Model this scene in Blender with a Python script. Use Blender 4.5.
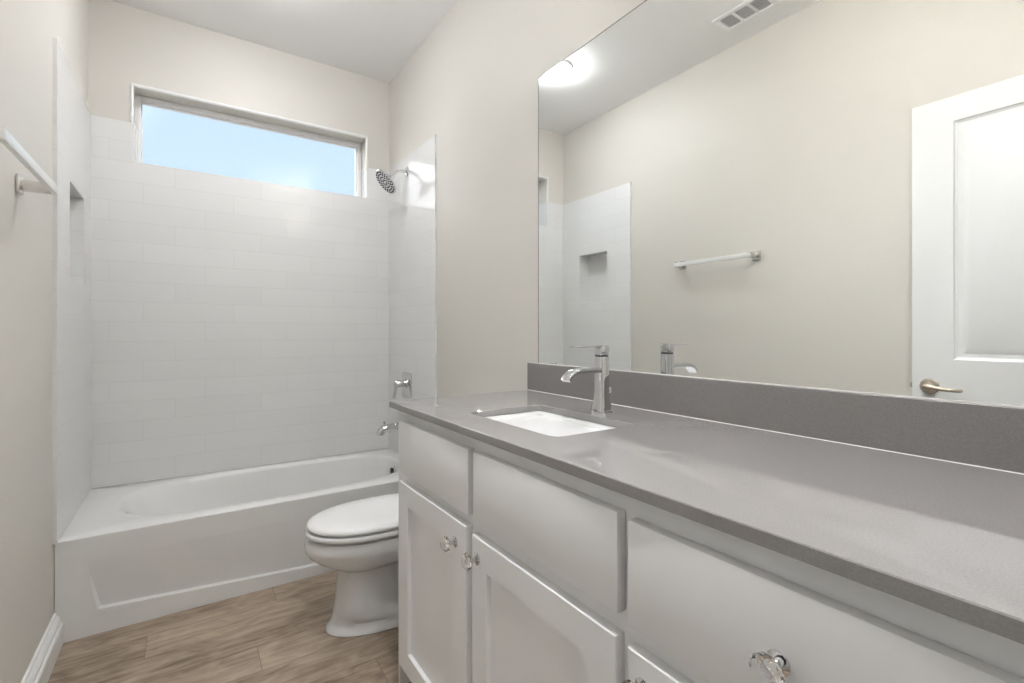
import bpy, bmesh, math
from mathutils import Vector, Matrix

# ---------------------------------------------------------------- clear
for o in list(bpy.data.objects):
    bpy.data.objects.remove(o, do_unlink=True)
S = bpy.context.scene
COL = S.collection
PI = math.pi

# ---------------------------------------------------------------- camera
cam_data = bpy.data.cameras.new('camera')
cam = bpy.data.objects.new('camera', cam_data)
COL.objects.link(cam)
cam_data.sensor_width = 36.0
cam_data.lens = 481.22 / 1024.0 * 36.0
cam_data.shift_y = -(341.5 - 331.73) / 1024.0
cam_data.clip_start = 0.02
cam.location = (0.4086, 0.0, 1.1498)
cam.rotation_euler = (PI / 2, 0.0, -0.5921)
S.camera = cam

# ---------------------------------------------------------------- exposure
S.view_settings.view_transform = 'Standard'
S.view_settings.look = 'None'
S.view_settings.exposure = 0.0
S.view_settings.gamma = 1.0
S.view_settings.use_curve_mapping = False
S.cycles.sample_clamp_indirect = 0.0     # keep the bounced light of the lamps
S.cycles.blur_glossy = 0.5
S.cycles.use_guiding = True
S.cycles.guiding_training_samples = 48

# ---------------------------------------------------------------- sky
world = bpy.data.worlds.new('sky')
S.world = world
world.use_nodes = True
nt = world.node_tree
nt.nodes.clear()
w_out = nt.nodes.new('ShaderNodeOutputWorld')
w_bg = nt.nodes.new('ShaderNodeBackground')
w_tc = nt.nodes.new('ShaderNodeTexCoord')
w_dot = nt.nodes.new('ShaderNodeVectorMath'); w_dot.operation = 'DOT_PRODUCT'
sun_dir = Vector((-0.70, 0.35, 0.62)).normalized()
w_dot.inputs[1].default_value = sun_dir
nt.links.new(w_tc.outputs['Generated'], w_dot.inputs[0])
w_map = nt.nodes.new('ShaderNodeMapRange')
w_map.interpolation_type = 'SMOOTHSTEP'
w_map.inputs['From Min'].default_value = 0.55
w_map.inputs['From Max'].default_value = 1.0
w_map.inputs['To Min'].default_value = 0.0
w_map.inputs['To Max'].default_value = 1.0
nt.links.new(w_dot.outputs['Value'], w_map.inputs['Value'])
# pale blue clear sky, whiter and brighter towards the sun (which stands left of the house)
w_sep = nt.nodes.new('ShaderNodeSeparateXYZ')
nt.links.new(w_tc.outputs['Generated'], w_sep.inputs[0])
w_el = nt.nodes.new('ShaderNodeValToRGB')
cr = w_el.color_ramp
cr.elements[0].position = 0.0;  cr.elements[0].color = (0.80, 0.78, 0.72, 1)
cr.elements[1].position = 1.0;  cr.elements[1].color = (0.50, 0.68, 0.98, 1)
e = cr.elements.new(0.48); e.color = (0.80, 0.80, 0.76, 1)
e = cr.elements.new(0.52); e.color = (0.76, 0.87, 0.97, 1)
e = cr.elements.new(0.64); e.color = (0.62, 0.80, 0.985, 1)
w_h = nt.nodes.new('ShaderNodeMath'); w_h.operation = 'MULTIPLY_ADD'
w_h.inputs[1].default_value = 0.5; w_h.inputs[2].default_value = 0.5
nt.links.new(w_sep.outputs['Z'], w_h.inputs[0])
nt.links.new(w_h.outputs[0], w_el.inputs[0])
w_mix = nt.nodes.new('ShaderNodeMix'); w_mix.data_type = 'RGBA'
w_mix.inputs['B'].default_value = (6.0, 5.9, 5.8, 1)
nt.links.new(w_map.outputs['Result'], w_mix.inputs['Factor'])
nt.links.new(w_el.outputs['Color'], w_mix.inputs['A'])
nt.links.new(w_mix.outputs['Result'], w_bg.inputs['Color'])
w_bg.inputs['Strength'].default_value = 1.12
nt.links.new(w_bg.outputs[0], w_out.inputs[0])

CEILING_LIGHT_POWER = 105.0      # radiance of the lamp over the tub
FILL_TROUGH_POWER = 190.0
HALL_FILL_POWER = 78.0
FILL_DRUM_POWER = 385.0

# ---------------------------------------------------------------- room numbers (metres)
W = 1.524          # left wall x=0, right wall x=W
YB = 3.128         # window wall
YF = -0.008        # wall with the doorway the photo is taken from
H = 2.8115
T = 0.009          # tile thickness
TILE_TOP = 2.2168
TUB_Y = 2.3985
TUB_H = 0.377
CH = 0.924         # counter top
HALL_Y = -1.5

# ================================================================= materials
def srgb(r, g, b):
    f = lambda c: (c / 255 / 12.92) if c / 255 <= 0.04045 else ((c / 255 + 0.055) / 1.055) ** 2.4
    return (f(r), f(g), f(b), 1.0)

def mat(name, color=(0.8, 0.8, 0.8, 1), rough=0.5, metal=0.0, **kw):
    m = bpy.data.materials.new(name)
    m.use_nodes = True
    b = m.node_tree.nodes['Principled BSDF']
    b.inputs['Base Color'].default_value = color
    b.inputs['Roughness'].default_value = rough
    b.inputs['Metallic'].default_value = metal
    for k, v in kw.items():
        b.inputs[k].default_value = v
    return m

def N(m, kind, **props):
    n = m.node_tree.nodes.new(kind)
    for k, v in props.items():
        setattr(n, k, v)
    return n

def L(m, a, b):
    m.node_tree.links.new(a, b)

def math_node(m, op, a, b=None, c=None):
    n = N(m, 'ShaderNodeMath', operation=op)
    for i, v in enumerate((a, b, c)):
        if v is None:
            continue
        if isinstance(v, (int, float)):
            n.inputs[i].default_value = v
        else:
            L(m, v, n.inputs[i])
    return n.outputs[0]

def bump_noise(m, scale, strength, dist=0.001, detail=3.0):
    tc = N(m, 'ShaderNodeTexCoord')
    nz = N(m, 'ShaderNodeTexNoise')
    nz.inputs['Scale'].default_value = scale
    nz.inputs['Detail'].default_value = detail
    L(m, tc.outputs['Object'], nz.inputs['Vector'])
    bp = N(m, 'ShaderNodeBump')
    bp.inputs['Strength'].default_value = strength
    bp.inputs['Distance'].default_value = dist
    L(m, nz.outputs['Fac'], bp.inputs['Height'])
    L(m, bp.outputs['Normal'], m.node_tree.nodes['Principled BSDF'].inputs['Normal'])
    return m

M_WALL = bump_noise(mat('beige_wall_paint', (0.665, 0.64, 0.59, 1), 0.55), 95, 0.35, 0.002)
M_CEIL = bump_noise(mat('white_ceiling_paint', (0.90, 0.895, 0.88, 1), 0.8), 70, 0.35, 0.002)
M_TRIM = mat('white_trim_paint', (0.80, 0.80, 0.785, 1), 0.35)
M_DOOR = mat('white_door_paint', (0.78, 0.785, 0.78, 1), 0.4)
M_CAB = mat('grey_cabinet_paint', (0.86, 0.86, 0.855, 1), 0.38)
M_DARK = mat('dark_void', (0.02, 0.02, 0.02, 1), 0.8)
M_PORC = mat('white_porcelain', (0.76, 0.76, 0.75, 1), 0.08)
M_SEAT = mat('white_seat_plastic', (0.82, 0.82, 0.81, 1), 0.22)
M_TUB = mat('white_tub_enamel', (0.80, 0.80, 0.785, 1), 0.12)
M_CHROME = mat('polished_chrome', (0.70, 0.70, 0.71, 1), 0.05, 1.0)
M_NICKEL = mat('satin_nickel', (0.50, 0.445, 0.37, 1), 0.26, 1.0)
M_BRUSH = mat('brushed_steel', (0.70, 0.69, 0.67, 1), 0.25, 1.0)
M_BARWHITE = mat('bright_satin_bar', (0.86, 0.86, 0.85, 1), 0.30, 0.55)
M_RUBBER = mat('black_rubber', (0.015, 0.015, 0.015, 1), 0.5)
M_MIRROR = mat('mirror_silver', (0.93, 0.945, 0.935, 1), 0.0, 1.0)
M_MIRROR_EDGE = mat('mirror_edge', (0.10, 0.10, 0.09, 1), 0.3)
M_CAULK = mat('white_caulk', (0.75, 0.73, 0.70, 1), 0.5)
M_VINYL = mat('white_vinyl', (0.88, 0.88, 0.87, 1), 0.3)
M_CRYSTAL = mat('clear_crystal', (1, 1, 1, 1), 0.0, 0.0, **{'Transmission Weight': 1.0, 'IOR': 1.5})

def quartz(name, rough, ior, k=1.0):
    m = mat(name, rough=rough, **{'IOR': ior})
    b = m.node_tree.nodes['Principled BSDF']
    tc = N(m, 'ShaderNodeTexCoord')
    nz = N(m, 'ShaderNodeTexNoise'); nz.inputs['Scale'].default_value = 420; nz.inputs['Detail'].default_value = 2
    L(m, tc.outputs['Object'], nz.inputs['Vector'])
    rp = N(m, 'ShaderNodeValToRGB')
    rp.color_ramp.elements[0].position = 0.30; rp.color_ramp.elements[0].color = (0.234 * k, 0.222 * k, 0.216 * k, 1)
    rp.color_ramp.elements[1].position = 0.72; rp.color_ramp.elements[1].color = (0.282 * k, 0.268 * k, 0.261 * k, 1)
    L(m, nz.outputs['Fac'], rp.inputs[0])
    L(m, rp.outputs[0], b.inputs['Base Color'])
    return m
M_QUARTZ = quartz('taupe_quartz_polished', 0.015, 2.1)
M_QUARTZ_SPLASH = quartz('taupe_quartz_satin', 0.22, 1.6, 0.88)

def glass_pane():
    m = bpy.data.materials.new('window_glass')
    m.use_nodes = True
    n = m.node_tree.nodes; n.clear()
    out = n.new('ShaderNodeOutputMaterial')
    mx = n.new('ShaderNodeMixShader')
    fr = n.new('ShaderNodeFresnel'); fr.inputs[0].default_value = 1.25
    tr = n.new('ShaderNodeBsdfTransparent'); tr.inputs[0].default_value = (0.985, 0.99, 0.99, 1)
    gl = n.new('ShaderNodeBsdfGlossy'); gl.inputs['Roughness'].default_value = 0.0
    L(m, fr.outputs[0], mx.inputs[0]); L(m, tr.outputs[0], mx.inputs[1]); L(m, gl.outputs[0], mx.inputs[2])
    L(m, mx.outputs[0], out.inputs[0])
    return m
M_GLASS = glass_pane()

def emit(name, color, strength):
    m = mat(name, (0.9, 0.9, 0.9, 1), 0.4)
    b = m.node_tree.nodes['Principled BSDF']
    b.inputs['Emission Color'].default_value = color
    b.inputs['Emission Strength'].default_value = strength
    return m
M_LAMP = emit('lamp_diffuser', (0.985, 1.0, 1.045, 1), CEILING_LIGHT_POWER)
M_FILL_TROUGH = emit('fill_trough_diffuser', (0.985, 1.0, 1.045, 1), FILL_TROUGH_POWER)
M_FILL_DRUM = emit('fill_drum_lens', (0.985, 1.0, 1.045, 1), FILL_DRUM_POWER)
M_HALL_FILL = emit('hall_fill_diffuser', (0.985, 1.0, 1.045, 1), HALL_FILL_POWER)

def tile(name, axis, phase):
    """4 x 16 inch glossy white tiles, each course stepped a third of a tile."""
    m = mat(name, rough=0.07, **{'IOR': 1.36})
    b = m.node_tree.nodes['Principled BSDF']
    tc = N(m, 'ShaderNodeTexCoord')
    sp = N(m, 'ShaderNodeSeparateXYZ'); L(m, tc.outputs['Object'], sp.inputs[0])
    u = sp.outputs[axis]; z = sp.outputs['Z']
    rowf = math_node(m, 'DIVIDE', math_node(m, 'SUBTRACT', TILE_TOP, z), 0.1016)
    row = math_node(m, 'FLOOR', rowf)
    rfrac = math_node(m, 'SUBTRACT', rowf, row)
    uu = math_node(m, 'DIVIDE', math_node(m, 'ADD', math_node(m, 'SUBTRACT', u, phase), math_node(m, 'MULTIPLY', row, 0.13557)), 0.4067)
    ui = math_node(m, 'FLOOR', uu)
    ufrac = math_node(m, 'SUBTRACT', uu, ui)
    # distance to the nearest joint, in metres
    dv = math_node(m, 'MULTIPLY', math_node(m, 'MINIMUM', rfrac, math_node(m, 'SUBTRACT', 1.0, rfrac)), 0.1016)
    du = math_node(m, 'MULTIPLY', math_node(m, 'MINIMUM', ufrac, math_node(m, 'SUBTRACT', 1.0, ufrac)), 0.4067)
    d = math_node(m, 'MINIMUM', dv, du)
    mr = N(m, 'ShaderNodeMapRange'); mr.interpolation_type = 'SMOOTHSTEP'
    mr.inputs['From Min'].default_value = 0.0006; mr.inputs['From Max'].default_value = 0.0020
    L(m, d, mr.inputs['Value'])
    wn = N(m, 'ShaderNodeTexWhiteNoise', noise_dimensions='2D')
    cb = N(m, 'ShaderNodeCombineXYZ'); L(m, ui, cb.inputs[0]); L(m, row, cb.inputs[1])
    L(m, cb.outputs[0], wn.inputs['Vector'])
    tone = N(m, 'ShaderNodeMix', data_type='RGBA')
    tone.inputs['A'].default_value = (0.775, 0.775, 0.765, 1)
    tone.inputs['B'].default_value = (0.80, 0.80, 0.79, 1)
    L(m, wn.outputs['Value'], tone.inputs['Factor'])
    mx = N(m, 'ShaderNodeMix', data_type='RGBA')
    mx.inputs['A'].default_value = (0.715, 0.71, 0.70, 1)
    L(m, mr.outputs['Result'], mx.inputs['Factor'])
    L(m, tone.outputs['Result'], mx.inputs['B'])
    L(m, mx.outputs['Result'], b.inputs['Base Color'])
    rg = N(m, 'ShaderNodeMapRange'); rg.inputs['To Min'].default_value = 0.16; rg.inputs['To Max'].default_value = 0.07
    L(m, mr.outputs['Result'], rg.inputs['Value']); L(m, rg.outputs['Result'], b.inputs['Roughness'])
    bp = N(m, 'ShaderNodeBump'); bp.inputs['Strength'].default_value = 0.12; bp.inputs['Distance'].default_value = 0.0008
    L(m, mr.outputs['Result'], bp.inputs['Height']); L(m, bp.outputs['Normal'], b.inputs['Normal'])
    return m
M_TILE_X = tile('white_subway_tile_window_wall', 'X', 0.215)
M_TILE_L = tile('white_subway_tile_left_wall', 'Y', 0.08)
M_TILE_R = tile('white_subway_tile_right_wall', 'Y', 0.21)

def planks():
    m = mat('oak_plank_floor', rough=0.42)
    b = m.node_tree.nodes['Principled BSDF']
    tc = N(m, 'ShaderNodeTexCoord')
    sp = N(m, 'ShaderNodeSeparateXYZ'); L(m, tc.outputs['Object'], sp.inputs[0])
    x, y = sp.outputs['X'], sp.outputs['Y']
    rowf = math_node(m, 'DIVIDE', math_node(m, 'SUBTRACT', y, 1.827), 0.15)
    row = math_node(m, 'FLOOR', rowf); rfrac = math_node(m, 'SUBTRACT', rowf, row)
    uf = math_node(m, 'DIVIDE', math_node(m, 'SUBTRACT', math_node(m, 'SUBTRACT', x, 0.617), math_node(m, 'MULTIPLY', row, 0.4415)), 1.22)
    ui = math_node(m, 'FLOOR', uf); ufrac = math_node(m, 'SUBTRACT', uf, ui)
    cb = N(m, 'ShaderNodeCombineXYZ'); L(m, ui, cb.inputs[0]); L(m, row, cb.inputs[1])
    wn = N(m, 'ShaderNodeTexWhiteNoise', noise_dimensions='2D'); L(m, cb.outputs[0], wn.inputs['Vector'])
    # grain: noise stretched along the plank, shifted plank by plank
    sc = N(m, 'ShaderNodeVectorMath', operation='MULTIPLY'); sc.inputs[1].default_value = (4.0, 46.0, 1.0)
    L(m, tc.outputs['Object'], sc.inputs[0])
    sh = N(m, 'ShaderNodeVectorMath', operation='MULTIPLY_ADD'); sh.inputs[1].default_value = (37.0, 37.0, 37.0)
    L(m, wn.outputs['Color'], sh.inputs[0]); L(m, sc.outputs[0], sh.inputs[2])
    nz = N(m, 'ShaderNodeTexNoise'); nz.inputs['Scale'].default_value = 1.0; nz.inputs['Detail'].default_value = 8
    nz.inputs['Roughness'].default_value = 0.7; nz.inputs['Distortion'].default_value = 0.5
    L(m, sh.outputs[0], nz.inputs['Vector'])
    sc2 = N(m, 'ShaderNodeVectorMath', operation='MULTIPLY'); sc2.inputs[1].default_value = (5.5, 12.0, 1.0)
    L(m, tc.outputs['Object'], sc2.inputs[0])
    sh2 = N(m, 'ShaderNodeVectorMath', operation='MULTIPLY_ADD'); sh2.inputs[1].default_value = (11.0, 23.0, 5.0)
    L(m, wn.outputs['Color'], sh2.inputs[0]); L(m, sc2.outputs[0], sh2.inputs[2])
    nz2 = N(m, 'ShaderNodeTexNoise'); nz2.inputs['Scale'].default_value = 1.0; nz2.inputs['Detail'].default_value = 4
    nz2.inputs['Distortion'].default_value = 1.6
    L(m, sh2.outputs[0], nz2.inputs['Vector'])
    grain = math_node(m, 'MULTIPLY_ADD', nz2.outputs['Fac'], 0.45, math_node(m, 'MULTIPLY', nz.outputs['Fac'], 0.60))
    tonev = math_node(m, 'ADD', grain, math_node(m, 'MULTIPLY', math_node(m, 'SUBTRACT', wn.outputs['Value'], 0.5), 0.12))
    rp = N(m, 'ShaderNodeValToRGB')
    r = rp.color_ramp
    r.elements[0].position = 0.36; r.elements[0].color = srgb(110, 95, 80)
    r.elements[1].position = 0.70; r.elements[1].color = srgb(186, 169, 150)
    e = r.elements.new(0.52); e.color = srgb(156, 139, 121)
    L(m, tonev, rp.inputs[0])
    dv = math_node(m, 'MULTIPLY', math_node(m, 'MINIMUM', rfrac, math_node(m, 'SUBTRACT', 1.0, rfrac)), 0.15)
    du = math_node(m, 'MULTIPLY', math_node(m, 'MINIMUM', ufrac, math_node(m, 'SUBTRACT', 1.0, ufrac)), 1.22)
    d = math_node(m, 'MINIMUM', dv, du)
    mr = N(m, 'ShaderNodeMapRange'); mr.inputs['From Min'].default_value = 0.0004; mr.inputs['From Max'].default_value = 0.0016
    L(m, d, mr.inputs['Value'])
    mx = N(m, 'ShaderNodeMix', data_type='RGBA', blend_type='MIX')
    mx.inputs['A'].default_value = srgb(118, 102, 87)
    L(m, mr.outputs['Result'], mx.inputs['Factor']); L(m, rp.outputs[0], mx.inputs['B'])
    L(m, mx.outputs['Result'], b.inputs['Base Color'])
    bp = N(m, 'ShaderNodeBump'); bp.inputs['Strength'].default_value = 0.15; bp.inputs['Distance'].default_value = 0.001
    L(m, grain, bp.inputs['Height']); L(m, bp.outputs['Normal'], b.inputs['Normal'])
    return m
M_FLOOR = planks()

# ================================================================= mesh helpers
def link(name, bm, m, parent=None, smooth=None, recalc=True):
    if recalc:
        bmesh.ops.recalc_face_normals(bm, faces=bm.faces[:])
    me = bpy.data.meshes.new(name)
    bm.to_mesh(me); bm.free()
    mats = m if isinstance(m, (list, tuple)) else [m]
    for k in mats:
        me.materials.append(k)
    if smooth is not None:
        for p in me.polygons:
            p.use_smooth = True
        me.set_sharp_from_angle(angle=math.radians(smooth))
    o = bpy.data.objects.new(name, me)
    COL.objects.link(o)
    if parent is not None:
        o.parent = parent
        o.matrix_parent_inverse = parent.matrix_world.inverted()
    return o

def structure(name, bm, m, parent=None, **kw):
    o = link(name, bm, m, parent, **kw)
    if parent is None:
        o['kind'] = 'structure'
    return o

def thing(name, label, cat, loc=(0, 0, 0), group=None):
    o = bpy.data.objects.new(name, None)
    o.empty_display_size = 0.05
    o.location = loc
    COL.objects.link(o)
    o.matrix_world = Matrix.Translation(loc)
    o['label'] = label; o['category'] = cat
    if group:
        o['group'] = group
    return o

def tag(o, label, cat, group=None):
    o['label'] = label; o['category'] = cat
    if group:
        o['group'] = group
    return o

def box(bm, x0, x1, y0, y1, z0, z1, bevel=0.0, seg=2):
    r = bmesh.ops.create_cube(bm, size=1.0)
    vs = r['verts']
    for v in vs:
        v.co = Vector(((x0 + x1) / 2 + v.co.x * (x1 - x0), (y0 + y1) / 2 + v.co.y * (y1 - y0), (z0 + z1) / 2 + v.co.z * (z1 - z0)))
    if bevel > 0:
        es = list({e for v in vs for e in v.link_edges})
        bmesh.ops.bevel(bm, geom=es, offset=bevel, segments=seg, affect='EDGES', profile=0.5)
    return bm

def loft(bm, rings, cap0=True, cap1=True, closed=True):
    """rings: lists of equal length of points; quads between neighbours."""
    R = [[bm.verts.new(p) for p in ring] for ring in rings]
    n = len(R[0])
    for a, b in zip(R, R[1:]):
        for i in range(n if closed else n - 1):
            j = (i + 1) % n
            bm.faces.new((a[i], a[j], b[j], b[i]))
    if cap0:
        bm.faces.new(R[0][::-1])
    if cap1:
        bm.faces.new(R[-1])
    return R

def lathe(bm, profile, origin, axis, seg=32, cap=True):
    """profile: (distance along axis, radius); revolved about axis through origin."""
    a = Vector(axis).normalized(); o = Vector(origin)
    t = Vector((0, 0, 1)) if abs(a.z) < 0.9 else Vector((1, 0, 0))
    u = a.cross(t).normalized(); v = a.cross(u)
    rings = [[o + a * d + (u * math.cos(2 * PI * k / seg) + v * math.sin(2 * PI * k / seg)) * max(r, 1e-5) for k in range(seg)] for d, r in profile]
    loft(bm, rings, cap, cap)

def tube(bm, pts, radii, seg=16, cap=True):
    pts = [Vector(p) for p in pts]
    if isinstance(radii, (int, float)):
        radii = [radii] * len(pts)
    rings = []
    up = None
    for i, p in enumerate(pts):
        d = (pts[min(i + 1, len(pts) - 1)] - pts[max(i - 1, 0)]).normalized()
        if up is None:
            t = Vector((0, 0, 1)) if abs(d.z) < 0.9 else Vector((0, 1, 0))
            up = (t - d * t.dot(d)).normalized()
        else:
            up = (up - d * up.dot(d)).normalized()
        s = d.cross(up)
        rings.append([p + (up * math.cos(2 * PI * k / seg) + s * math.sin(2 * PI * k / seg)) * radii[i] for k in range(seg)])
    loft(bm, rings, cap, cap)

def ribbon(bm, pts, widths, thicks, side=(0, 1, 0), seg=4, rnd=0.45):
    """a flat bar of rounded-rectangle section swept along pts; its width runs along side."""
    pts = [Vector(p) for p in pts]; s = Vector(side).normalized()
    rings = []
    for i, p in enumerate(pts):
        d = (pts[min(i + 1, len(pts) - 1)] - pts[max(i - 1, 0)]).normalized()
        n = s.cross(d).normalized()
        w, t = widths[i] / 2, thicks[i] / 2
        r = min(w, t) * rnd
        ring = []
        for cx, cy, a0 in ((w - r, t - r, 0), (-w + r, t - r, 90), (-w + r, -t + r, 180), (w - r, -t + r, 270)):
            for k in range(seg + 1):
                a = math.radians(a0 + 90 * k / seg)
                ring.append(p + s * (cx + r * math.cos(a)) + n * (cy + r * math.sin(a)))
        rings.append(ring)
    loft(bm, rings)

def super_r(th, a, b, n):
    c, s = abs(math.cos(th)), abs(math.sin(th))
    return ((c / a) ** n + (s / b) ** n) ** (-1.0 / n)

def angles(n, cx, cy, x0, x1, y0, y1):
    """n even angles plus the four that hit the rectangle's corners exactly."""
    A = [2 * PI * k / n for k in range(n)]
    for x, y in ((x0, y0), (x1, y0), (x1, y1), (x0, y1)):
        A.append(math.atan2(y - cy, x - cx) % (2 * PI))
    A.sort()
    out = [A[0]]
    for a in A[1:]:
        if a - out[-1] > 1e-4:
            out.append(a)
    return out

def rect_hit(th, cx, cy, x0, x1, y0, y1):
    c, s = math.cos(th), math.sin(th)
    t = 1e9
    if c > 1e-9: t = min(t, (x1 - cx) / c)
    if c < -1e-9: t = min(t, (x0 - cx) / c)
    if s > 1e-9: t = min(t, (y1 - cy) / s)
    if s < -1e-9: t = min(t, (y0 - cy) / s)
    return cx + c * t, cy + s * t

def paneled_face(bm, P, u0, u1, v0, v1, panels, profile, flip=False):
    """A flat face in the (u, v) plane, P(u, v, depth) -> point, with sunk panels. profile: (inset, depth) steps inwards."""
    us = sorted({u0, u1} | {p[0] for p in panels} | {p[1] for p in panels})
    vs = sorted({v0, v1} | {p[2] for p in panels} | {p[3] for p in panels})
    cache = {}
    def vert(u, v, d=0.0):
        k = (round(u, 6), round(v, 6), round(d, 6))
        if k not in cache:
            cache[k] = bm.verts.new(P(u, v, d))
        return cache[k]
    for i in range(len(us) - 1):
        for j in range(len(vs) - 1):
            if any(p[0] <= us[i] and us[i + 1] <= p[1] and p[2] <= vs[j] and vs[j + 1] <= p[3] for p in panels):
                continue
            bm.faces.new([vert(us[i], vs[j]), vert(us[i + 1], vs[j]), vert(us[i + 1], vs[j + 1]), vert(us[i], vs[j + 1])])
    for a, b, c, d in panels:
        prev = [vert(a, c), vert(b, c), vert(b, d), vert(a, d)]
        for ins, dep in profile:
            cur = [bm.verts.new(P(u, v, dep)) for u, v in ((a + ins, c + ins), (b - ins, c + ins), (b - ins, d - ins), (a + ins, d - ins))]
            for k in range(4):
                bm.faces.new([prev[k], prev[(k + 1) % 4], cur[(k + 1) % 4], cur[k]])
            prev = cur
        bm.faces.new(prev)
    return cache

# ================================================================= ROOM SHELL
bm = bmesh.new(); box(bm, -0.2, 2.4, HALL_Y - 0.1, YB + 0.2, -0.06, 0.0)
structure('floor', bm, M_FLOOR)
bm = bmesh.new(); box(bm, -0.2, 2.4, HALL_Y - 0.1, YB + 0.2, H, H + 0.06)
structure('ceiling', bm, M_CEIL)

# left wall with the niche cut in it
NY0, NY1, NZ0, NZ1 = 2.6010, 2.9244, 1.3600, 1.7650
bm = bmesh.new()
box(bm, -0.16, 0, YF - 0.115, NY0, 0, H); box(bm, -0.16, 0, NY1, YB + 0.2, 0, H)
box(bm, -0.16, 0, NY0, NY1, 0, NZ0); box(bm, -0.16, 0, NY0, NY1, NZ1, H)
box(bm, -0.16, -0.095, NY0, NY1, NZ0, NZ1)
wall_left = structure('wall_left', bm, M_WALL)
TL0 = 2.377
TLT = 0.0125
bm = bmesh.new()
zb = TUB_H + 0.001
box(bm, 0, TLT, TL0, NY0, zb, TILE_TOP); box(bm, 0, TLT, NY1, YB, zb, TILE_TOP)
box(bm, 0, TLT, NY0, NY1, zb, NZ0); box(bm, 0, TLT, NY0, NY1, NZ1, TILE_TOP)
link('tile_surround', bm, M_TILE_L, wall_left)
bm = bmesh.new()
nd = -0.088
box(bm, nd - 0.006, nd, NY0, NY1, NZ0, NZ1)
box(bm, nd, TLT - 0.0005, NY0, NY0 + 0.006, NZ0, NZ1); box(bm, nd, TLT - 0.0005, NY1 - 0.006, NY1, NZ0, NZ1)
box(bm, nd, TLT - 0.0005, NY0, NY1, NZ0, NZ0 + 0.008); box(bm, nd, TLT - 0.0005, NY0, NY1, NZ1 - 0.006, NZ1)
link('niche_lining', bm, M_TILE_L, wall_left)

# right wall
bm = bmesh.new(); box(bm, W, W + 0.14, YF - 0.115, YB + 0.2, 0, H)
wall_right = structure('wall_right', bm, M_WALL)
TR0 = 2.391
bm = bmesh.new(); box(bm, W - T, W, TR0, YB, zb, TILE_TOP)
link('tile_surround', bm, M_TILE_R, wall_right)

# window wall
WX0, WX1, WZ0, WZ1 = 0.170, 1.373, 2.0100, 2.4137
bm = bmesh.new()
box(bm, -0.16, WX0, YB, YB + 0.17, 0, H); box(bm, WX1, W + 0.14, YB, YB + 0.17, 0, H)
box(bm, WX0, WX1, YB, YB + 0.17, 0, WZ0); box(bm, WX0, WX1, YB, YB + 0.17, WZ1, H)
wall_back = structure('wall_back', bm, M_WALL)
bm = bmesh.new()
hx0, hx1, hz = WX0 + 0.010, WX1 - 0.004, 2.0193
ty = YB - T
box(bm, TLT, hx0, ty, YB, zb, TILE_TOP); box(bm, hx1, W - T, ty, YB, zb, TILE_TOP)
box(bm, hx0, hx1, ty, YB, zb, hz)
# returns of the tile into the reveal
box(bm, WX0, hx0, YB, YB + 0.115, WZ0, TILE_TOP); box(bm, hx1, WX1, YB, YB + 0.115, WZ0, TILE_TOP)
box(bm, WX0, WX1, YB, YB + 0.115, WZ0, hz)
link('tile_surround', bm, M_TILE_X, wall_back)
# white corner bead round the painted part of the opening
bm = bmesh.new()
rb = 0.009
pts = [(WX0, YB, TILE_TOP), (WX0, YB, WZ1), (WX1, YB, WZ1), (WX1, YB, TILE_TOP)]
for a, b in zip(pts, pts[1:]):
    tube(bm, [a, b], rb, 12)
structure('trim_1', bm, M_TRIM, smooth=50)

# wall with the doorway (behind the lens) and the hall beyond it
DX0, DX1, DZ = 0.045, 0.835, 2.125
bm = bmesh.new()
box(bm, -0.16, DX0, YF - 0.115, YF, 0, H); box(bm, DX1, W + 0.14, YF - 0.115, YF, 0, H)
box(bm, DX0, DX1, YF - 0.115, YF, DZ, H)
structure('wall_front', bm, M_WALL)
bm = bmesh.new()
box(bm, -0.2, 2.4, HALL_Y - 0.1, HALL_Y, 0, H)
box(bm, -0.2, -0.1, HALL_Y, YF - 0.115, 0, H); box(bm, 2.3, 2.4, HALL_Y, YF - 0.115, 0, H)
box(bm, W + 0.14, 2.4, YF - 0.115, YF - 0.1, 0, H)
structure('wall_hall', bm, M_WALL)
bm = bmesh.new()
for y0, y1 in ((YF, YF + 0.014), (YF - 0.129, YF - 0.115)):
    box(bm, DX1, DX1 + 0.06, y0, y1, 0, DZ + 0.06, 0.003)
    box(bm, DX0, DX1, y0, y1, DZ, DZ + 0.06, 0.003)
structure('trim_2', bm, M_TRIM, smooth=40)

# baseboards: moulded profile swept along the wall
BB = [(0.0, 0.0), (0.026, 0.0), (0.026, 0.072), (0.024, 0.078), (0.019, 0.083), (0.019, 0.092), (0.014, 0.101), (0.008, 0.108), (0.007, 0.116), (0.0, 0.118)]
def baseboard(name, p0, p1, nrm):
    bm = bmesh.new(); n = Vector(nrm)
    rings = [[Vector(p) + n * d + Vector((0, 0, z)) for d, z in BB] for p in (p0, p1)]
    loft(bm, rings)
    return structure(name, bm, M_TRIM)
baseboard('baseboard_left', (0, YF, 0), (0, TUB_Y, 0), (1, 0, 0))
baseboard('baseboard_right', (W, 1.5135, 0), (W, TUB_Y, 0), (-1, 0, 0))

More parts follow.
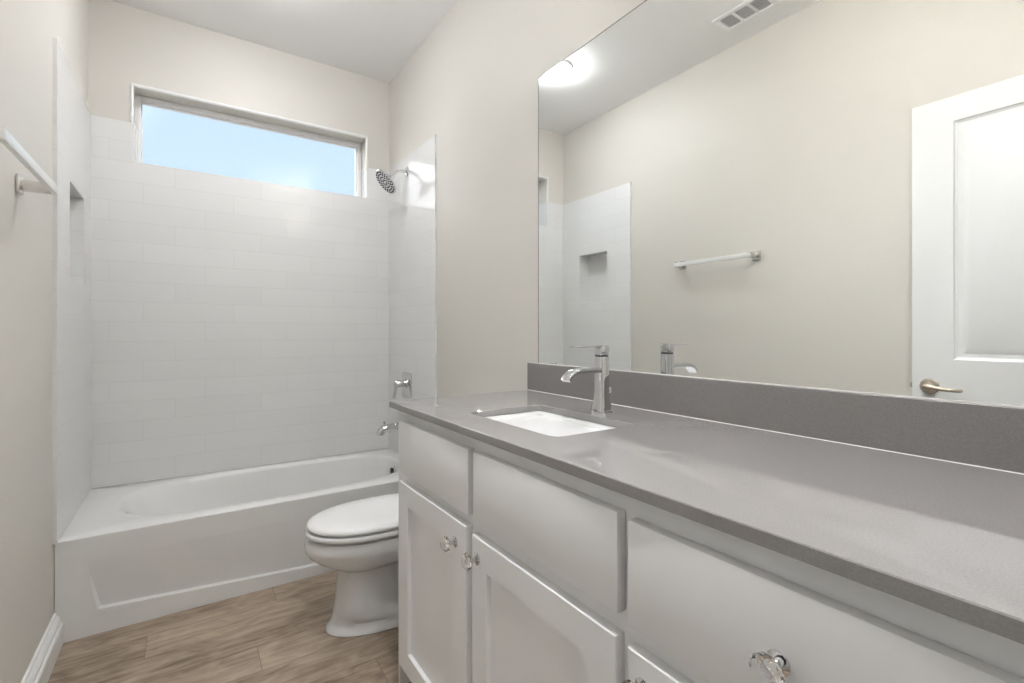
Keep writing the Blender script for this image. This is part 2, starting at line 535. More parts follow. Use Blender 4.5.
# window
FY0, FY1 = YB + 0.115, YB + 0.165
bm = bmesh.new()
fw = 0.027
box(bm, WX0, WX0 + fw, FY0, FY1, WZ0, WZ1, 0.004); box(bm, WX1 - fw, WX1, FY0, FY1, WZ0, WZ1, 0.004)
box(bm, WX0 + fw - .004, WX1 - fw + .004, FY0, FY1, WZ1 - fw, WZ1, 0.004); box(bm, WX0 + fw - .004, WX1 - fw + .004, FY0, FY1, WZ0, WZ0 + fw, 0.004)
window = structure('window_1', bm, M_VINYL, smooth=40)
bm = bmesh.new()
g = 0.006   # glazing bead
a0, a1, c0, c1 = WX0 + fw, WX1 - fw, WZ0 + fw, WZ1 - fw
box(bm, a0, a0 + g, FY0 + .018, FY1 - .006, c0, c1, .002); box(bm, a1 - g, a1, FY0 + .018, FY1 - .006, c0, c1, .002)
box(bm, a0 + g, a1 - g, FY0 + .018, FY1 - .006, c1 - g, c1, .002); box(bm, a0 + g, a1 - g, FY0 + .018, FY1 - .006, c0, c0 + g, .002)
link('glazing_bead', bm, M_VINYL, window, smooth=40)
bm = bmesh.new(); box(bm, a0 + .002, a1 - .002, FY0 + .028, FY0 + .032, c0 + .002, c1 - .002)
link('pane', bm, M_GLASS, window)

# ================================================================= OPEN DOOR (seen in the mirror)
dx0, dx1 = 0.015, 0.050
dy0, dy1, dz0, dz1 = -0.004, 0.7552, 0.012, 2.107
st = 0.134
panels = [(dy0 + st, dy1 - st, 1.0353, 2.006), (dy0 + st, dy1 - st, 0.235, 0.845)]
prof = [(0.004, 0.006), (0.012, 0.010), (0.026, 0.011), (0.052, 0.003)]
bm = bmesh.new()
c1 = paneled_face(bm, lambda u, v, d: (dx1 - d, u, v), dy0, dy1, dz0, dz1, panels, prof)
c2 = paneled_face(bm, lambda u, v, d: (dx0 + d, u, v), dy0, dy1, dz0, dz1, panels, prof)
us = sorted({k[0] for k in c1}); vs = sorted({k[1] for k in c1})
def edge_strip(keys):
    for a, b in zip(keys, keys[1:]):
        bm.faces.new([c1[a], c1[b], c2[b], c2[a]])
for v in (vs[0], vs[-1]): edge_strip([(u, v, 0.0) for u in us])
for u in (us[0], us[-1]): edge_strip([(u, v, 0.0) for v in vs])
door = structure('door_1', bm, M_DOOR, smooth=20)
hy, hz_ = 0.6965, 0.9206
bm = bmesh.new()
lathe(bm, [(0, 0.033), (0.004, 0.033), (0.009, 0.029), (0.012, 0.018), (0.014, 0.0125), (0.040, 0.0115), (0.046, 0.0125), (0.050, 0.010), (0.052, 0.0)], (dx1, hy, hz_), (1, 0, 0), 32)
handle = link('door_handle', bm, M_NICKEL, door, smooth=35)
bm = bmesh.new()
pts = [(0.092, hy + 0.006, hz_), (0.094, hy - 0.015, hz_), (0.093, hy - 0.040, hz_ - 0.003), (0.091, hy - 0.065, hz_ - 0.006), (0.091, hy - 0.088, hz_ - 0.006), (0.094, hy - 0.104, hz_ - 0.005), (0.098, hy - 0.112, hz_ - 0.005)]
tube(bm, pts, [0.011, 0.0115, 0.0095, 0.008, 0.0085, 0.009, 0.006], 16)
link('lever', bm, M_NICKEL, handle, smooth=60)
bm = bmesh.new()
box(bm, dx0 + 0.005, dx1 - 0.005, dy1 - 0.001, dy1 + 0.0015, hz_ - 0.028, hz_ + 0.028)
box(bm, dx0 + 0.011, dx1 - 0.011, dy1, dy1 + 0.011, hz_ - 0.010, hz_ + 0.010, 0.002)
link('latch', bm, M_BRUSH, door)

# ================================================================= BATHTUB
tub = thing('bathtub', 'white alcove bathtub with a panelled apron under the high window', 'bathtub', (0.762, 2.757, 0))
tx0, tx1, ty0, ty1 = 0.002, W - 0.002, TUB_Y, YB - 0.001
cxt, cyt = 0.800, 2.778
A = angles(96, cxt, cyt, tx0, tx1, ty0, ty1)
def tub_ring(cx, cy, a, b, n, z):
    return [(cx + math.cos(t) * super_r(t, a, b, n), cy + math.sin(t) * super_r(t, a, b, n), z) for t in A]
def deck_ring(ins, z):
    return [(*rect_hit(t, cxt, cyt, tx0 + ins, tx1 - ins, ty0 + ins, ty1 - ins), z) for t in A]
bm = bmesh.new()
rings = [deck_ring(0.0, 0.337), deck_ring(0.0, TUB_H - 0.006), deck_ring(0.0, TUB_H - 0.004), deck_ring(0.0012, TUB_H - 0.0012), deck_ring(0.004, TUB_H),
         tub_ring(cxt, cyt, 0.660, 0.304, 3.0, TUB_H), tub_ring(cxt + 0.002, cyt, 0.652, 0.298, 3.0, TUB_H - 0.0015), tub_ring(cxt + 0.006, cyt, 0.642, 0.291, 3.0, TUB_H - 0.006), tub_ring(cxt + 0.012, cyt, 0.630, 0.285, 3.0, TUB_H - 0.020),
         tub_ring(cxt + 0.034, cyt, 0.600, 0.277, 3.0, TUB_H - 0.08), tub_ring(cxt + 0.066, cyt, 0.555, 0.264, 3.0, TUB_H - 0.18),
         tub_ring(cxt + 0.085, cyt, 0.515, 0.250, 3.0, 0.125), tub_ring(cxt + 0.09, cyt, 0.49, 0.232, 3.0, 0.095), tub_ring(cxt + 0.09, cyt, 0.44, 0.20, 3.0, 0.080), tub_ring(cxt + 0.08, cyt, 0.2, 0.08, 2.5, 0.074)]
loft(bm, rings, cap0=False)
# outer skin under the rim, behind and at the ends
link('basin', bm, M_TUB, tub, smooth=45)
# apron: flat front with a panel that sinks towards a bright ledge near the floor
bm = bmesh.new()
def ap(x, z, d=0.0): return bm.verts.new((x, TUB_Y + d, z))
zt = 0.337
oTL, oTR, oBL, oBR = ap(tx0, zt), ap(tx1, zt), ap(tx0, 0.001), ap(tx1, 0.001)
pTL, pTR, pBL, pBR = ap(0.088, 0.285), ap(1.436, 0.285), ap(0.1215, 0.0945), ap(1.402, 0.018)
qBL, qBR = ap(0.131, 0.0985, 0.016), ap(1.393, 0.022, 0.016)
for f in ((oTL, oTR, pTR, pTL), (oTR, oBR, pBR, pTR), (oBR, oBL, pBL, pBR), (oBL, oTL, pTL, pBL),
          (pTL, pTR, qBR, qBL), (pBL, qBL, qBR, pBR), (pTL, qBL, pBL), (pTR, pBR, qBR)):
    bm.faces.new(f)
bTL, bTR, bBL, bBR = [bm.verts.new((x, TUB_Y + 0.03, z)) for x, z in ((tx0, zt), (tx1, zt), (tx0, .001), (tx1, .001))]
for f in ((oTL, bTL, bTR, oTR), (oBL, oBR, bBR, bBL), (oTL, oBL, bBL, bTL), (oTR, bTR, bBR, oBR), (bTL, bBL, bBR, bTR)):
    bm.faces.new(f)
link('apron', bm, M_TUB, tub)
# overflow plate on the right end of the basin
bm = bmesh.new()
ox, oy, oz = 1.420, 2.760, 0.318
lathe(bm, [(0, 0.036), (0.006, 0.036), (0.010, 0.032), (0.011, 0.0)], (ox, oy, oz), (-1, 0, 0.12), 28)
ov = link('overflow_plate', bm, M_CHROME, tub, smooth=35)
bm = bmesh.new()
for k in range(5):
    zz = oz - 0.02 + 0.010 * k
    hw = math.sqrt(max(0.0005, 0.028 ** 2 - (zz - oz) ** 2))
    box(bm, ox - 0.014, ox - 0.009, oy - hw, oy + hw, zz - 0.0022, zz + 0.0022)
link('overflow_slots', bm, M_DARK, ov)
bm = bmesh.new(); lathe(bm, [(0, 0.034), (0.003, 0.033), (0.006, 0.026), (0.007, 0.0)], (1.20, 2.778, 0.0745), (0, 0, 1), 28)
link('drain', bm, M_CHROME, tub, smooth=35)

# ================================================================= SHOWER HEAD, VALVE, SPOUT
FX = W - T
sh = thing('shower_sprayer', 'chrome shower head on a bent arm high on the right tiled wall', 'shower head', (FX, 2.79, 2.123))
bm = bmesh.new(); lathe(bm, [(0, 0.030), (0.003, 0.030), (0.008, 0.024), (0.012, 0.012), (0.013, 0.0)], (FX, 2.79, 2.123), (-1, 0, 0), 28)
link('flange', bm, M_CHROME, sh, smooth=35)
bm = bmesh.new()
tube(bm, [(FX - 0.002, 2.79, 2.123), (FX - 0.030, 2.79, 2.124), (FX - 0.055, 2.79, 2.119), (FX - 0.074, 2.79, 2.104), (FX - 0.090, 2.79, 2.081)], 0.0095, 16)
link('arm', bm, M_CHROME, sh, smooth=60)
ax = Vector((-0.74, 0.0, -0.67)).normalized()
hc = Vector((FX - 0.092, 2.79, 2.078))
bm = bmesh.new()
lathe(bm, [(-0.006, 0.012), (0.0, 0.016), (0.012, 0.018), (0.020, 0.015), (0.026, 0.018), (0.036, 0.045), (0.044, 0.072), (0.050, 0.079), (0.058, 0.080), (0.062, 0.076), (0.063, 0.0)], hc, ax, 40)
head = link('head', bm, M_CHROME, sh, smooth=35)
bm = bmesh.new()
u = ax.cross(Vector((0, 1, 0))).normalized(); v = ax.cross(u)
for ring, cnt in ((0.016, 6), (0.034, 12), (0.052, 18), (0.067, 24)):
    for k in range(cnt):
        t = 2 * PI * k / cnt
        lathe(bm, [(0.0625, 0.0042), (0.066, 0.0032), (0.0665, 0.0)], hc + (u * math.cos(t) + v * math.sin(t)) * ring, ax, 8)
nz = link('nozzles', bm, M_RUBBER, head)

val = thing('shower_valve', 'chrome shower valve with square lever on the right tiled wall', 'shower valve', (FX, 2.79, 0.82))
bm = bmesh.new()
def rrect_ring(x, cy, cz, hw, hh, r, seg=6):
    out = []
    for sy, sz, a0 in ((1, 1, 0), (-1, 1, 90), (-1, -1, 180), (1, -1, 270)):
        for k in range(seg + 1):
            a = math.radians(a0 + 90 * k / seg)
            out.append((x, cy + sy * (hw - r) + r * math.cos(a), cz + sz * (hh - r) + r * math.sin(a)))
    return out
vy, vz = 2.79, 0.825
loft(bm, [rrect_ring(FX, vy, vz, 0.075, 0.078, 0.022), rrect_ring(FX - 0.005, vy, vz, 0.075, 0.078, 0.022), rrect_ring(FX - 0.008, vy, vz, 0.070, 0.073, 0.020)])
link('trim_plate', bm, M_CHROME, val, smooth=35)
bm = bmesh.new()
lathe(bm, [(0.006, 0.030), (0.016, 0.028), (0.020, 0.022), (0.075, 0.022), (0.078, 0.020), (0.0785, 0.0)], (FX, vy, vz + 0.012), (-1, 0, 0), 28)
hub = link('handle_hub', bm, M_CHROME, val, smooth=35)
bm = bmesh.new()
ribbon(bm, [(FX - 0.066, vy, vz + 0.030), (FX - 0.072, vy, vz + 0.0), (FX - 0.078, vy, vz - 0.035), (FX - 0.084, vy, vz - 0.075)], [0.036, 0.034, 0.030, 0.026], [0.014, 0.011, 0.009, 0.008])
link('lever', bm, M_CHROME, hub, smooth=40)

sp = thing('tub_spout', 'chrome tub spout with diverter knob on the right tiled wall', 'tub spout', (FX, 2.79, 0.575))
bm = bmesh.new()
lathe(bm, [(0, 0.033), (0.004, 0.033), (0.008, 0.028)], (FX, 2.79, 0.578), (-1, 0, 0), 28)
link('escutcheon', bm, M_CHROME, sp, smooth=35)
bm = bmesh.new()
tube(bm, [(FX - 0.004, 2.79, 0.578), (FX - 0.06, 2.79, 0.578), (FX - 0.12, 2.79, 0.577), (FX - 0.145, 2.79, 0.573), (FX - 0.160, 2.79, 0.562), (FX - 0.167, 2.79, 0.548), (FX - 0.168, 2.79, 0.540)], [0.024, 0.024, 0.0235, 0.0235, 0.0225, 0.021, 0.020], 24)
link('spout_body', bm, M_CHROME, sp, smooth=50)
bm = bmesh.new()
lathe(bm, [(0, 0.004), (0.014, 0.004), (0.016, 0.008), (0.024, 0.008), (0.026, 0.005), (0.0265, 0)], (FX - 0.142, 2.79, 0.592), (0, 0, 1), 16)
link('diverter_knob', bm, M_CHROME, sp, smooth=35)

# ================================================================= TOILET
toi = thing('toilet', 'white elongated toilet with closed lid between the vanity and the bathtub', 'toilet', (1.12, 1.925, 0))
TYC = 1.925
def egg(xf, xb, hw, z, n=56, xm=None, p=2.15):
    """outline in plan: pointed round the front (towards -x)."""
    if xm is None: xm = xf + (xb - xf) * 0.55
    out = []
    for k in range(n):
        t = 2 * PI * k / n
        c, s = math.cos(t), math.sin(t)
        a = (xb - xm) if c > 0 else (xm - xf)
        q = p if c <= 0 else 3.0
        r = ((abs(c)) ** q + (abs(s)) ** q) ** (-1 / q)
        out.append((xm + a * c * r, TYC + hw * s * r, z))
    return out
bm = bmesh.new()
XM = 0.985
loft(bm, [egg(0.850, 1.43, 0.128, 0.0), egg(0.846, 1.43, 0.132, 0.004), egg(0.848, 1.43, 0.131, 0.014), egg(0.860, 1.425, 0.124, 0.024), egg(0.868, 1.42, 0.118, 0.040), egg(0.875, 1.16, 0.113, 0.07, xm=XM), egg(0.884, 1.14, 0.108, 0.12, xm=XM), egg(0.891, 1.13, 0.103, 0.20, xm=XM),
          egg(0.892, 1.13, 0.103, 0.236, xm=XM), egg(0.880, 1.16, 0.113, 0.246, xm=XM), egg(0.848, 1.22, 0.136, 0.260, xm=1.0), egg(0.812, 1.30, 0.158, 0.280, xm=1.04), egg(0.784, 1.35, 0.174, 0.303), egg(0.772, 1.36, 0.180, 0.322), egg(0.769, 1.355, 0.182, 0.340), egg(0.773, 1.35, 0.180, 0.358), egg(0.779, 1.345, 0.176, 0.370), egg(0.790, 1.34, 0.168, 0.373)])
# trapway behind the pedestal
loft(bm, [egg(1.02, 1.43, 0.082, z, xm=1.2) for z in (0.03, 0.30)])
link('bowl', bm, M_PORC, toi, smooth=50)
bm = bmesh.new()
loft(bm, [egg(0.800, 1.26, 0.160, 0.3735), egg(0.800, 1.26, 0.160, 0.379), egg(0.779, 1.275, 0.177, 0.380), egg(0.773, 1.276, 0.182, 0.384), egg(0.772, 1.276, 0.183, 0.392), egg(0.776, 1.27, 0.179, 0.399), egg(0.80, 1.25, 0.160, 0.401)])
link('seat', bm, M_SEAT, toi, smooth=50)
bm = bmesh.new()
loft(bm, [egg(0.800, 1.26, 0.158, 0.4015), egg(0.800, 1.26, 0.158, 0.4045), egg(0.784, 1.275, 0.173, 0.405), egg(0.779, 1.276, 0.177, 0.410), egg(0.779, 1.276, 0.177, 0.416), egg(0.785, 1.27, 0.171, 0.423), egg(0.805, 1.25, 0.155, 0.428), egg(0.87, 1.20, 0.10, 0.431), egg(0.95, 1.12, 0.04, 0.432)])
link('lid', bm, M_SEAT, toi, smooth=50)
for s in (-1, 1):
    bm = bmesh.new(); box(bm, 1.262, 1.300, TYC + s * 0.075 - 0.02, TYC + s * 0.075 + 0.02, 0.386, 0.420, 0.006)
    link('hinge', bm, M_SEAT, toi, smooth=40)
bm = bmesh.new()
def rr(x0, x1, hw, z, r=0.035, seg=5):
    out = []
    cx, hx = (x0 + x1) / 2, (x1 - x0) / 2
    for sx, sy, a0 in ((1, 1, 0), (-1, 1, 90), (-1, -1, 180), (1, -1, 270)):
        for k in range(seg + 1):
            a = math.radians(a0 + 90 * k / seg)
            out.append((cx + sx * (hx - r) + r * math.cos(a), TYC + sy * (hw - r) + r * math.sin(a), z))
    return out
loft(bm, [rr(1.33, 1.50, 0.19, 0.384), rr(1.325, 1.503, 0.20, 0.40), rr(1.31, 1.508, 0.215, 0.70)])
link('tank', bm, M_PORC, toi, smooth=45)
bm = bmesh.new(); loft(bm, [rr(1.305, 1.510, 0.221, 0.702), rr(1.300, 1.512, 0.225, 0.708), rr(1.300, 1.512, 0.225, 0.728), rr(1.307, 1.508, 0.218, 0.737)])
link('tank_lid', bm, M_PORC, toi, smooth=45)
bm = bmesh.new()
lathe(bm, [(0, 0.014), (0.012, 0.012), (0.013, 0)], (1.312, TYC + 0.15, 0.66), (-1, 0, 0), 16)
tube(bm, [(1.295, TYC + 0.15, 0.66), (1.290, TYC + 0.12, 0.656), (1.290, TYC + 0.08, 0.648)], [0.006, 0.006, 0.007], 10)
link('flush_lever', bm, M_CHROME, toi, smooth=50)

# ================================================================= VANITY
FXD, FXF = 0.959, 0.979      # door fronts, face frame
VY0, VY1 = 0.0, 1.5132
van = thing('vanity_cabinet', 'long grey painted vanity cabinet with slab drawers and framed doors', 'cabinet', (1.24, 0.757, 0))
bm = bmesh.new()
box(bm, FXF, W - 0.0275, VY1 - 0.016, VY1, 0.0, CH - 0.0195)          # end panel to the floor
box(bm, FXF + 0.02, W - 0.0275, VY0, VY1 - 0.016, 0.088, 0.10)       # bottom
box(bm, W - 0.035, W - 0.0275, VY0, VY1 - 0.016, 0.10, CH - 0.0195)  # back
box(bm, FXF + 0.02, W - 0.0275, VY0, VY0 + 0.016, 0.0, CH - 0.0195)
link('carcass', bm, M_CAB, van)
bm = bmesh.new()
fz0, fz1 = 0.088, CH - 0.0195
box(bm, FXF, FXF + 0.02, VY0, VY1 - 0.016, 0.845, fz1)       # top rail
box(bm, FXF, FXF + 0.02, VY0, VY1 - 0.016, 0.668, 0.722)      # middle rail
box(bm, FXF, FXF + 0.02, VY0, VY1 - 0.016, fz0, 0.125)        # bottom rail
for y0, y1 in ((VY1 - 0.075, VY1 - 0.016), (0.965, 1.030), (0.487, 0.548), (VY0, 0.085)):
    for za, zb_ in ((0.125, 0.668), (0.722, 0.845)):
        box(bm, FXF, FXF + 0.02, y0, y1, za, zb_)
link('face_frame', bm, M_CAB, van)
bm = bmesh.new(); box(bm, FXF + 0.07, FXF + 0.082, VY0 + 0.016, VY1 - 0.016, 0, 0.088)
link('toe_kick', bm, M_CAB, van)

def slab(name, y0, y1, z0, z1):
    bm = bmesh.new()
    box(bm, FXD, FXF - 0.0005, y0, y1, z0, z1, 0.0022, 2)
    return link(name, bm, M_CAB, van, smooth=40)
def shaker(name, y0, y1, z0, z1, rail=0.0655):
    bm = bmesh.new()
    e = 0.0018
    P = lambda u, v, d: (FXD + d, u, v)
    c = paneled_face(bm, P, y0 + e, y1 - e, z0 + e, z1 - e, [(y0 + rail, y1 - rail, z0 + rail, z1 - rail)], [(0.0006, 0.0012), (0.0018, 0.0105), (0.0026, 0.0110)])
    us = sorted({k[0] for k in c}); vs = sorted({k[1] for k in c})
    loop = [(u, vs[0]) for u in us] + [(us[-1], v) for v in vs[1:]] + [(u, vs[-1]) for u in us[-2::-1]] + [(us[0], v) for v in vs[-2:0:-1]]
    def push(p, q): return (y0 if abs(p[0] - us[0]) < 1e-6 else y1 if abs(p[0] - us[-1]) < 1e-6 else p[0], z0 if abs(p[1] - vs[0]) < 1e-6 else z1 if abs(p[1] - vs[-1]) < 1e-6 else p[1])
    r0 = [c[(round(p[0], 6), round(p[1], 6), 0.0)] for p in loop]
    r1 = [bm.verts.new(P(*push(p, 0), e)) for p in loop]
    r2 = [bm.verts.new(P(*push(p, 0), FXF - FXD - 0.0005)) for p in loop]
    n = len(loop)
    for a, b in ((r0, r1), (r1, r2)):
        for i in range(n):
            bm.faces.new([a[i], a[(i + 1) % n], b[(i + 1) % n], b[i]])
    bm.faces.new(r2)
    return link(name, bm, M_CAB, van, smooth=30)
def knob(parent, y, z):
    bm = bmesh.new()
    lathe(bm, [(0, 0.0140), (0.002, 0.0140), (0.004, 0.010), (0.006, 0.0055), (0.011, 0.0055), (0.013, 0.0085), (0.0145, 0.0085), (0.0150, 0.0)], (FXD, y, z), (-1, 0, 0), 20)
    k = link('knob', bm, M_CHROME, parent, smooth=35)
    bm = bmesh.new()
    lathe(bm, [(0.0152, 0.006), (0.0164, 0.0105), (0.0225, 0.0190), (0.0275, 0.0190), (0.0345, 0.0125), (0.0347, 0.0)], (FXD, y, z), (-1, 0, 0), 10)
    link('crystal', bm, M_CRYSTAL, k)
slab('drawer_front', 1.0078, 1.4480, 0.7125, 0.8705)
slab('drawer_front', 0.5272, 0.9815, 0.7125, 0.8705)
dr = slab('drawer', 0.0700, 0.5057, 0.7045, 0.8660)
knob(dr, 0.282, 0.7775)
d1 = shaker('door', 1.0165, 1.4506, 0.105, 0.6835)
knob(d1, 1.072, 0.628)
d2 = shaker('door', 0.5301, 0.9866, 0.105, 0.6770)
knob(d2, 0.9630, 0.628)
d3 = shaker('door', 0.0700, 0.5057, 0.105, 0.6740)
knob(d3, 0.476, 0.630)

# countertop with the sink cut-out
cx0, cx1, cy0, cy1 = 0.951, W - 0.0005, 0.0, 1.5217
sx0, sx1, sy0, sy1 = 1.0595, 1.3140, 0.8015, 1.1900
scx, scy = (sx0 + sx1) / 2, (sy0 + sy1) / 2
SA = angles(128, scx, scy, cx0, cx1, cy0, cy1)
def hole(ins, z, n=14): return [(scx + math.cos(t) * super_r(t, (sx1 - sx0) / 2 - ins, (sy1 - sy0) / 2 - ins, n), scy + math.sin(t) * super_r(t, (sx1 - sx0) / 2 - ins, (sy1 - sy0) / 2 - ins, n), z) for t in SA]
def outer(ins, z): return [(*rect_hit(t, scx, scy, cx0 + ins, cx1, cy0 + ins, cy1 - ins), z) for t in SA]
bm = bmesh.new()
zb0 = CH - 0.0190
loft(bm, [hole(0, zb0), hole(0, CH - 0.0015), hole(-0.0015, CH), outer(0.0015, CH), outer(0, CH - 0.0015), outer(0, zb0), hole(0, zb0)], False, False)
bmesh.ops.remove_doubles(bm, verts=bm.verts[:], dist=1e-6)
ct = link('countertop', bm, M_QUARTZ, smooth=35)
tag(ct, 'polished grey quartz countertop with a rectangular sink cut-out on the vanity', 'countertop')

bsp = thing('backsplash', 'low grey quartz backsplash strip along the wall under the mirror', 'backsplash', (W - 0.01, 0.76, CH))
bm = bmesh.new(); box(bm, W - 0.0205, W - 0.0005, 0.0, 1.5217, CH + 0.0003, CH + 0.1046, 0.0012, 1)
link('slab', bm, M_QUARTZ_SPLASH, bsp)
bm = bmesh.new()
loft(bm, [[(W - 0.0205, y, CH + 0.0003), (W - 0.0222, y, CH + 0.0003), (W - 0.0216, y, CH + 0.0012), (W - 0.0205, y, CH + 0.0018)] for y in (0.0, 1.5217)])
link('caulk_line', bm, M_CAULK, bsp)
bm = bmesh.new(); box(bm, W - 0.0105, W - 0.0060, 0.0, 1.5217, CH + 0.1046, CH + 0.1066)
link('caulk_bead', bm, M_CAULK, bsp)

# undermount sink
bm = bmesh.new()
z = zb0 - 0.0005
def sr(ins, zz, n=9): return hole(ins, zz, n)
loft(bm, [sr(-0.025, z - 0.012), sr(-0.025, z), sr(-0.002, z), sr(0.004, z - 0.004), sr(0.010, z - 0.03), sr(0.018, z - 0.09, 7), sr(0.030, z - 0.118, 6), sr(0.055, z - 0.130, 5), sr(0.10, z - 0.133, 3)])
bmesh.ops.recalc_face_normals(bm, faces=bm.faces[:])
sink = thing('sink', 'white rectangular undermount sink basin set below the grey countertop', 'sink', (scx, scy, z - 0.13))
link('basin', bm, M_PORC, sink, smooth=45)
bm = bmesh.new(); lathe(bm, [(0, 0.030), (0.002, 0.030), (0.004, 0.022), (0.002, 0.018), (0.002, 0.0)], (scx + 0.02, scy, z - 0.1328), (0, 0, 1), 28)
link('drain', bm, M_CHROME, sink, smooth=35)

# faucet
fx, fy = 1.376, 0.985
fau = thing('faucet', 'chrome single-lever faucet standing on the countertop behind the sink', 'faucet', (fx, fy, CH))
bm = bmesh.new()
def sq(r, z, n): return [(fx + math.cos(2 * PI * k / 40) * super_r(2 * PI * k / 40, r, r, n), fy + math.sin(2 * PI * k / 40) * super_r(2 * PI * k / 40, r, r, n), z) for k in range(40)]
loft(bm, [sq(0.0255, CH, 3.5), sq(0.0255, CH + 0.004, 3.5), sq(0.0235, CH + 0.018, 3.2), sq(0.0205, CH + 0.036, 2.8), sq(0.0195, CH + 0.060, 2.5), sq(0.0192, CH + 0.154, 2.4), sq(0.0186, CH + 0.156, 2.4)])
link('body', bm, M_CHROME, fau, smooth=40)
bm = bmesh.new(); loft(bm, [sq(0.0178, CH + 0.156, 2.4), sq(0.0178, CH + 0.161, 2.4)])
link('gap_ring', bm, M_RUBBER, fau, smooth=40)
bm = bmesh.new(); loft(bm, [sq(0.0186, CH + 0.161, 2.4), sq(0.0195, CH + 0.163, 2.4), sq(0.0195, CH + 0.183, 2.6), sq(0.0180, CH + 0.186, 2.6)])
cap = link('handle_cap', bm, M_CHROME, fau, smooth=40)
bm = bmesh.new()
ribbon(bm, [(fx + 0.012, fy, CH + 0.1855), (fx - 0.03, fy, CH + 0.1850), (fx - 0.07, fy, CH + 0.1846), (fx - 0.108, fy, CH + 0.1846)], [0.030, 0.030, 0.027, 0.024], [0.0055, 0.005, 0.004, 0.0035])
link('lever', bm, M_CHROME, cap, smooth=40)
bm = bmesh.new()
ribbon(bm, [(fx - 0.010, fy, CH + 0.1185), (fx - 0.05, fy, CH + 0.1185), (fx - 0.085, fy, CH + 0.1185), (fx - 0.103, fy, CH + 0.1170), (fx - 0.116, fy, CH + 0.1115), (fx - 0.126, fy, CH + 0.1030), (fx - 0.132, fy, CH + 0.0945)], [0.030, 0.030, 0.031, 0.032, 0.033, 0.034, 0.034], [0.015, 0.014, 0.013, 0.0125, 0.012, 0.011, 0.010], rnd=0.3)
link('spout', bm, M_CHROME, fau, smooth=40)
bm = bmesh.new()
tube(bm, [(fx + 0.020, fy, CH + 0.0), (fx + 0.026, fy, CH + 0.03), (fx + 0.031, fy, CH + 0.056)], 0.0028, 10)
lathe(bm, [(0, 0.003), (0.003, 0.0055), (0.012, 0.0065), (0.014, 0.004), (0.0142, 0)], (fx + 0.030, fy, CH + 0.052), (0.18, 0, 1), 14)
link('lift_rod', bm, M_CHROME, fau, smooth=40)

# mirror
MX = W - 0.006
MZ0, MZ1, MY1 = CH + 0.1068, 2.1178, 1.4696
mir = thing('wall_mirror', 'large frameless wall mirror above the grey backsplash', 'mirror', (W, 0.74, MZ0))
bm = bmesh.new()
box(bm, MX, W - 0.0005, 0.002, MY1, MZ0, MZ1)
bm.faces.ensure_lookup_table()
for f in bm.faces:
    f.material_index = 0 if f.calc_center_median().x < MX + 1e-4 else 1
link('glass', bm, [M_MIRROR, M_MIRROR_EDGE], mir)
bm = bmesh.new()
for a, b in (((MY1 - 0.0016, MY1 + 0.0004), (MZ0, MZ1)), ((0.002, MY1), (MZ1 - 0.0016, MZ1 + 0.0004))):
    box(bm, MX - 0.0006, MX + 0.0002, a[0], a[1], b[0], b[1])
link('dark_edge', bm, M_MIRROR_EDGE, mir)
bm = bmesh.new(); box(bm, MX - 0.003, MX - 0.0002, 1.362, 1.392, MZ0 - 0.004, MZ0 + 0.005, 0.001)
link('clip', bm, M_BRUSH, mir)

# ================================================================= TOWEL BAR (left wall)
bar = thing('towel_bar', 'square satin towel bar on two posts on the beige left wall', 'towel bar', (0, 1.70, 1.575))
for y, n in ((1.462, 0), (1.944, 1)):
    bm = bmesh.new(); box(bm, 0.0005, 0.010, y - 0.024, y + 0.024, 1.549, 1.601, 0.003)
    p = link('post', bm, M_BRUSH, bar, smooth=40)
    bm = bmesh.new(); box(bm, 0.008, 0.0745, y - 0.013, y + 0.013, 1.558, 1.588, 0.002)
    link('arm', bm, M_BRUSH, p, smooth=40)
bm = bmesh.new(); box(bm, 0.073, 0.086, 1.449, 1.950, 1.558, 1.583, 0.0015)
link('bar', bm, M_BARWHITE, bar, smooth=40)

# ================================================================= CEILING LAMP, ADDED FILL LIGHTS, VENT
def ceiling_lamp(name, label, x, y, m, r=0.11):
    t = thing(name, label, 'ceiling light', (x, y, H))
    bm = bmesh.new()
    lathe(bm, [(0, r + 0.006), (0.012, r + 0.006), (0.016, r + 0.002), (0.016, r - 0.006), (0.012, r - 0.008)], (x, y, H), (0, 0, -1), 48)
    link('ring', bm, M_VINYL, t, smooth=35)
    bm = bmesh.new()
    lathe(bm, [(0.014, r - 0.006), (0.030, r - 0.007), (0.042, r - 0.014), (0.050, r - 0.034), (0.054, r * 0.35), (0.055, 0.0)], (x, y, H), (0, 0, -1), 48)
    link('diffuser', bm, m, t, smooth=50)
    return t
ceiling_lamp('ceiling_light', 'round white flush ceiling light, lit, reflected at the top left corner of the mirror', 0.700, 2.355, M_LAMP, 0.090)

vl = thing('fill_trough', 'added brushed metal fill trough above the mirror, out of view, shining upwards', 'fill light', (W, 0.48, 2.26))  # added out of view; brightens the room by bouncing off the ceiling
ly0, ly1 = 0.02, 0.95
bm = bmesh.new()
sec = [(0.0005, 2.210), (0.070, 2.210), (0.088, 2.224), (0.092, 2.330), (0.087, 2.330), (0.083, 2.262), (0.0065, 2.262), (0.0065, 2.318), (0.0005, 2.318)]
loft(bm, [[(W - a, y, z) for a, z in sec] for y in (ly0, ly1)])
link('trough', bm, M_BRUSH, vl, smooth=30)
bm = bmesh.new(); box(bm, W - 0.081, W - 0.008, ly0 + 0.004, ly1 - 0.004, 2.263, 2.272, 0.003)
link('diffuser', bm, M_FILL_TROUGH, vl, smooth=40)
for y in (ly0, ly1):
    bm = bmesh.new(); box(bm, W - 0.094, W - 0.0005, y - 0.003, y + 0.003, 2.209, 2.332, 0.001)
    link('end_cap', bm, M_BRUSH, vl, smooth=40)

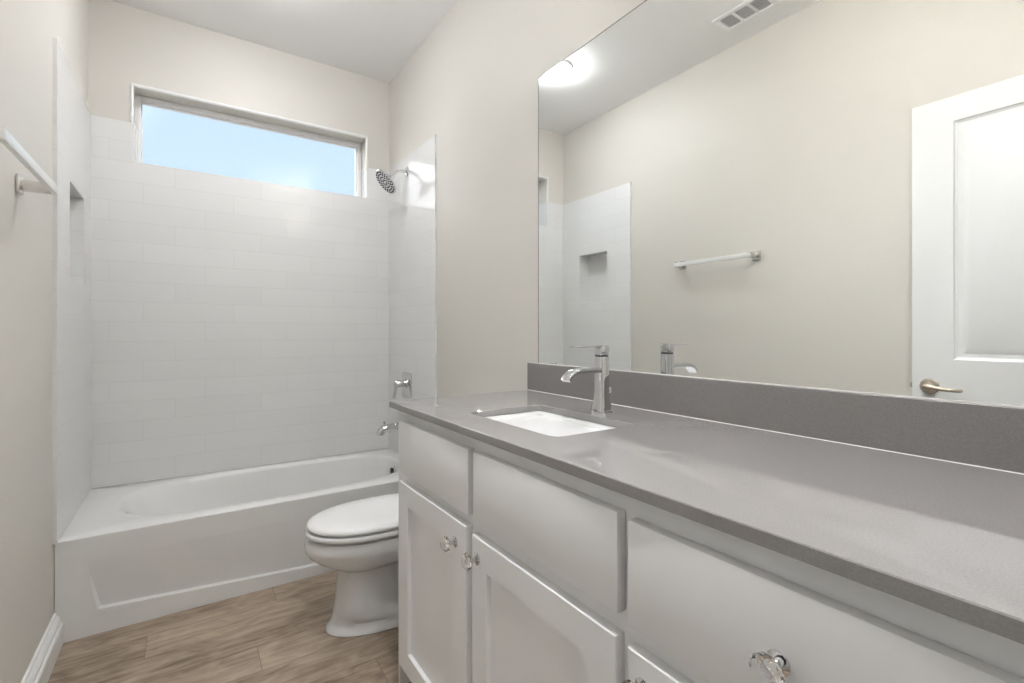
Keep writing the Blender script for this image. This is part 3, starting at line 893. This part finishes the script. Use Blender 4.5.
def fill_drum(label, x, y):  # added drum out of view, brightens the vanity end of the room
    t = thing('fill_drum', label, 'ceiling light', (x, y, H))
    bm = bmesh.new()
    lathe(bm, [(0.0, 0.066), (0.120, 0.066), (0.120, 0.0632), (0.030, 0.0632), (0.028, 0.0)], (x, y, H), (0, 0, -1), 40)
    link('drum', bm, M_VINYL, t, smooth=35)
    bm = bmesh.new()
    lathe(bm, [(0.030, 0.0630), (0.118, 0.0630), (0.118, 0.0610), (0.030, 0.0610)], (x, y, H), (0, 0, -1), 40, cap=False)
    link('baffle', bm, M_DARK, t, smooth=35)
    bm = bmesh.new()
    lathe(bm, [(0.031, 0.056), (0.036, 0.052), (0.038, 0.0)], (x, y, H), (0, 0, -1), 40)
    link('lens', bm, M_FILL_DRUM, t, smooth=50)
fill_drum('added white drum fill light over the far end of the countertop, out of view', 0.82, 0.95)
fill_drum('added white drum fill light over the near end of the countertop, out of view', 0.82, 0.30)
ceiling_lamp('hall_fill', 'added round fill light on the hall ceiling outside the doorway, out of view', 0.60, -0.80, M_HALL_FILL)  # added unseen source, fills the room through the doorway

vx0, vx1, vy0, vy1 = 0.150, 0.305, 1.255, 1.540
vent = thing('ceiling_vent', 'white ceiling air vent with three louvre sections, seen in the mirror', 'vent', ((vx0 + vx1) / 2, (vy0 + vy1) / 2, H))
bm = bmesh.new()
fr = 0.026; gap = 0.010
ln = (vy1 - vy0 - 2 * fr - 2 * gap) / 3
secs = [(vy0 + fr + i * (ln + gap), vy0 + fr + i * (ln + gap) + ln) for i in range(3)]
zt, zb1 = H - 0.0003, H - 0.007
box(bm, vx0, vx0 + fr, vy0, vy1, zb1, zt, 0.002); box(bm, vx1 - fr, vx1, vy0, vy1, zb1, zt, 0.002)
cuts = [vy0] + [c for s in secs for c in s] + [vy1]
for a, b in zip(cuts[::2], cuts[1::2]):
    box(bm, vx0 + fr - .002, vx1 - fr + .002, a, b, zb1, zt, 0.001)
link('frame', bm, M_VINYL, vent, smooth=40)
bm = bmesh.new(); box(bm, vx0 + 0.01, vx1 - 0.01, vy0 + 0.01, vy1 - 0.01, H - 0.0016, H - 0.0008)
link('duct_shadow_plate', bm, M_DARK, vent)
for i, (a, b) in enumerate(secs):
    bm = bmesh.new()
    if i == 1:
        n = 9
        for k in range(n):
            x = vx0 + fr + (k + 0.5) * (vx1 - vx0 - 2 * fr) / n
            box(bm, x - 0.0014, x + 0.0014, a, b, H - 0.0042, H - 0.0018)
    else:
        n = 7
        for k in range(n):
            y = a + (k + 0.5) * (b - a) / n
            box(bm, vx0 + fr, vx1 - fr, y - 0.0016, y + 0.0016, H - 0.0042, H - 0.0018)
    link('louvres', bm, M_VINYL, vent)
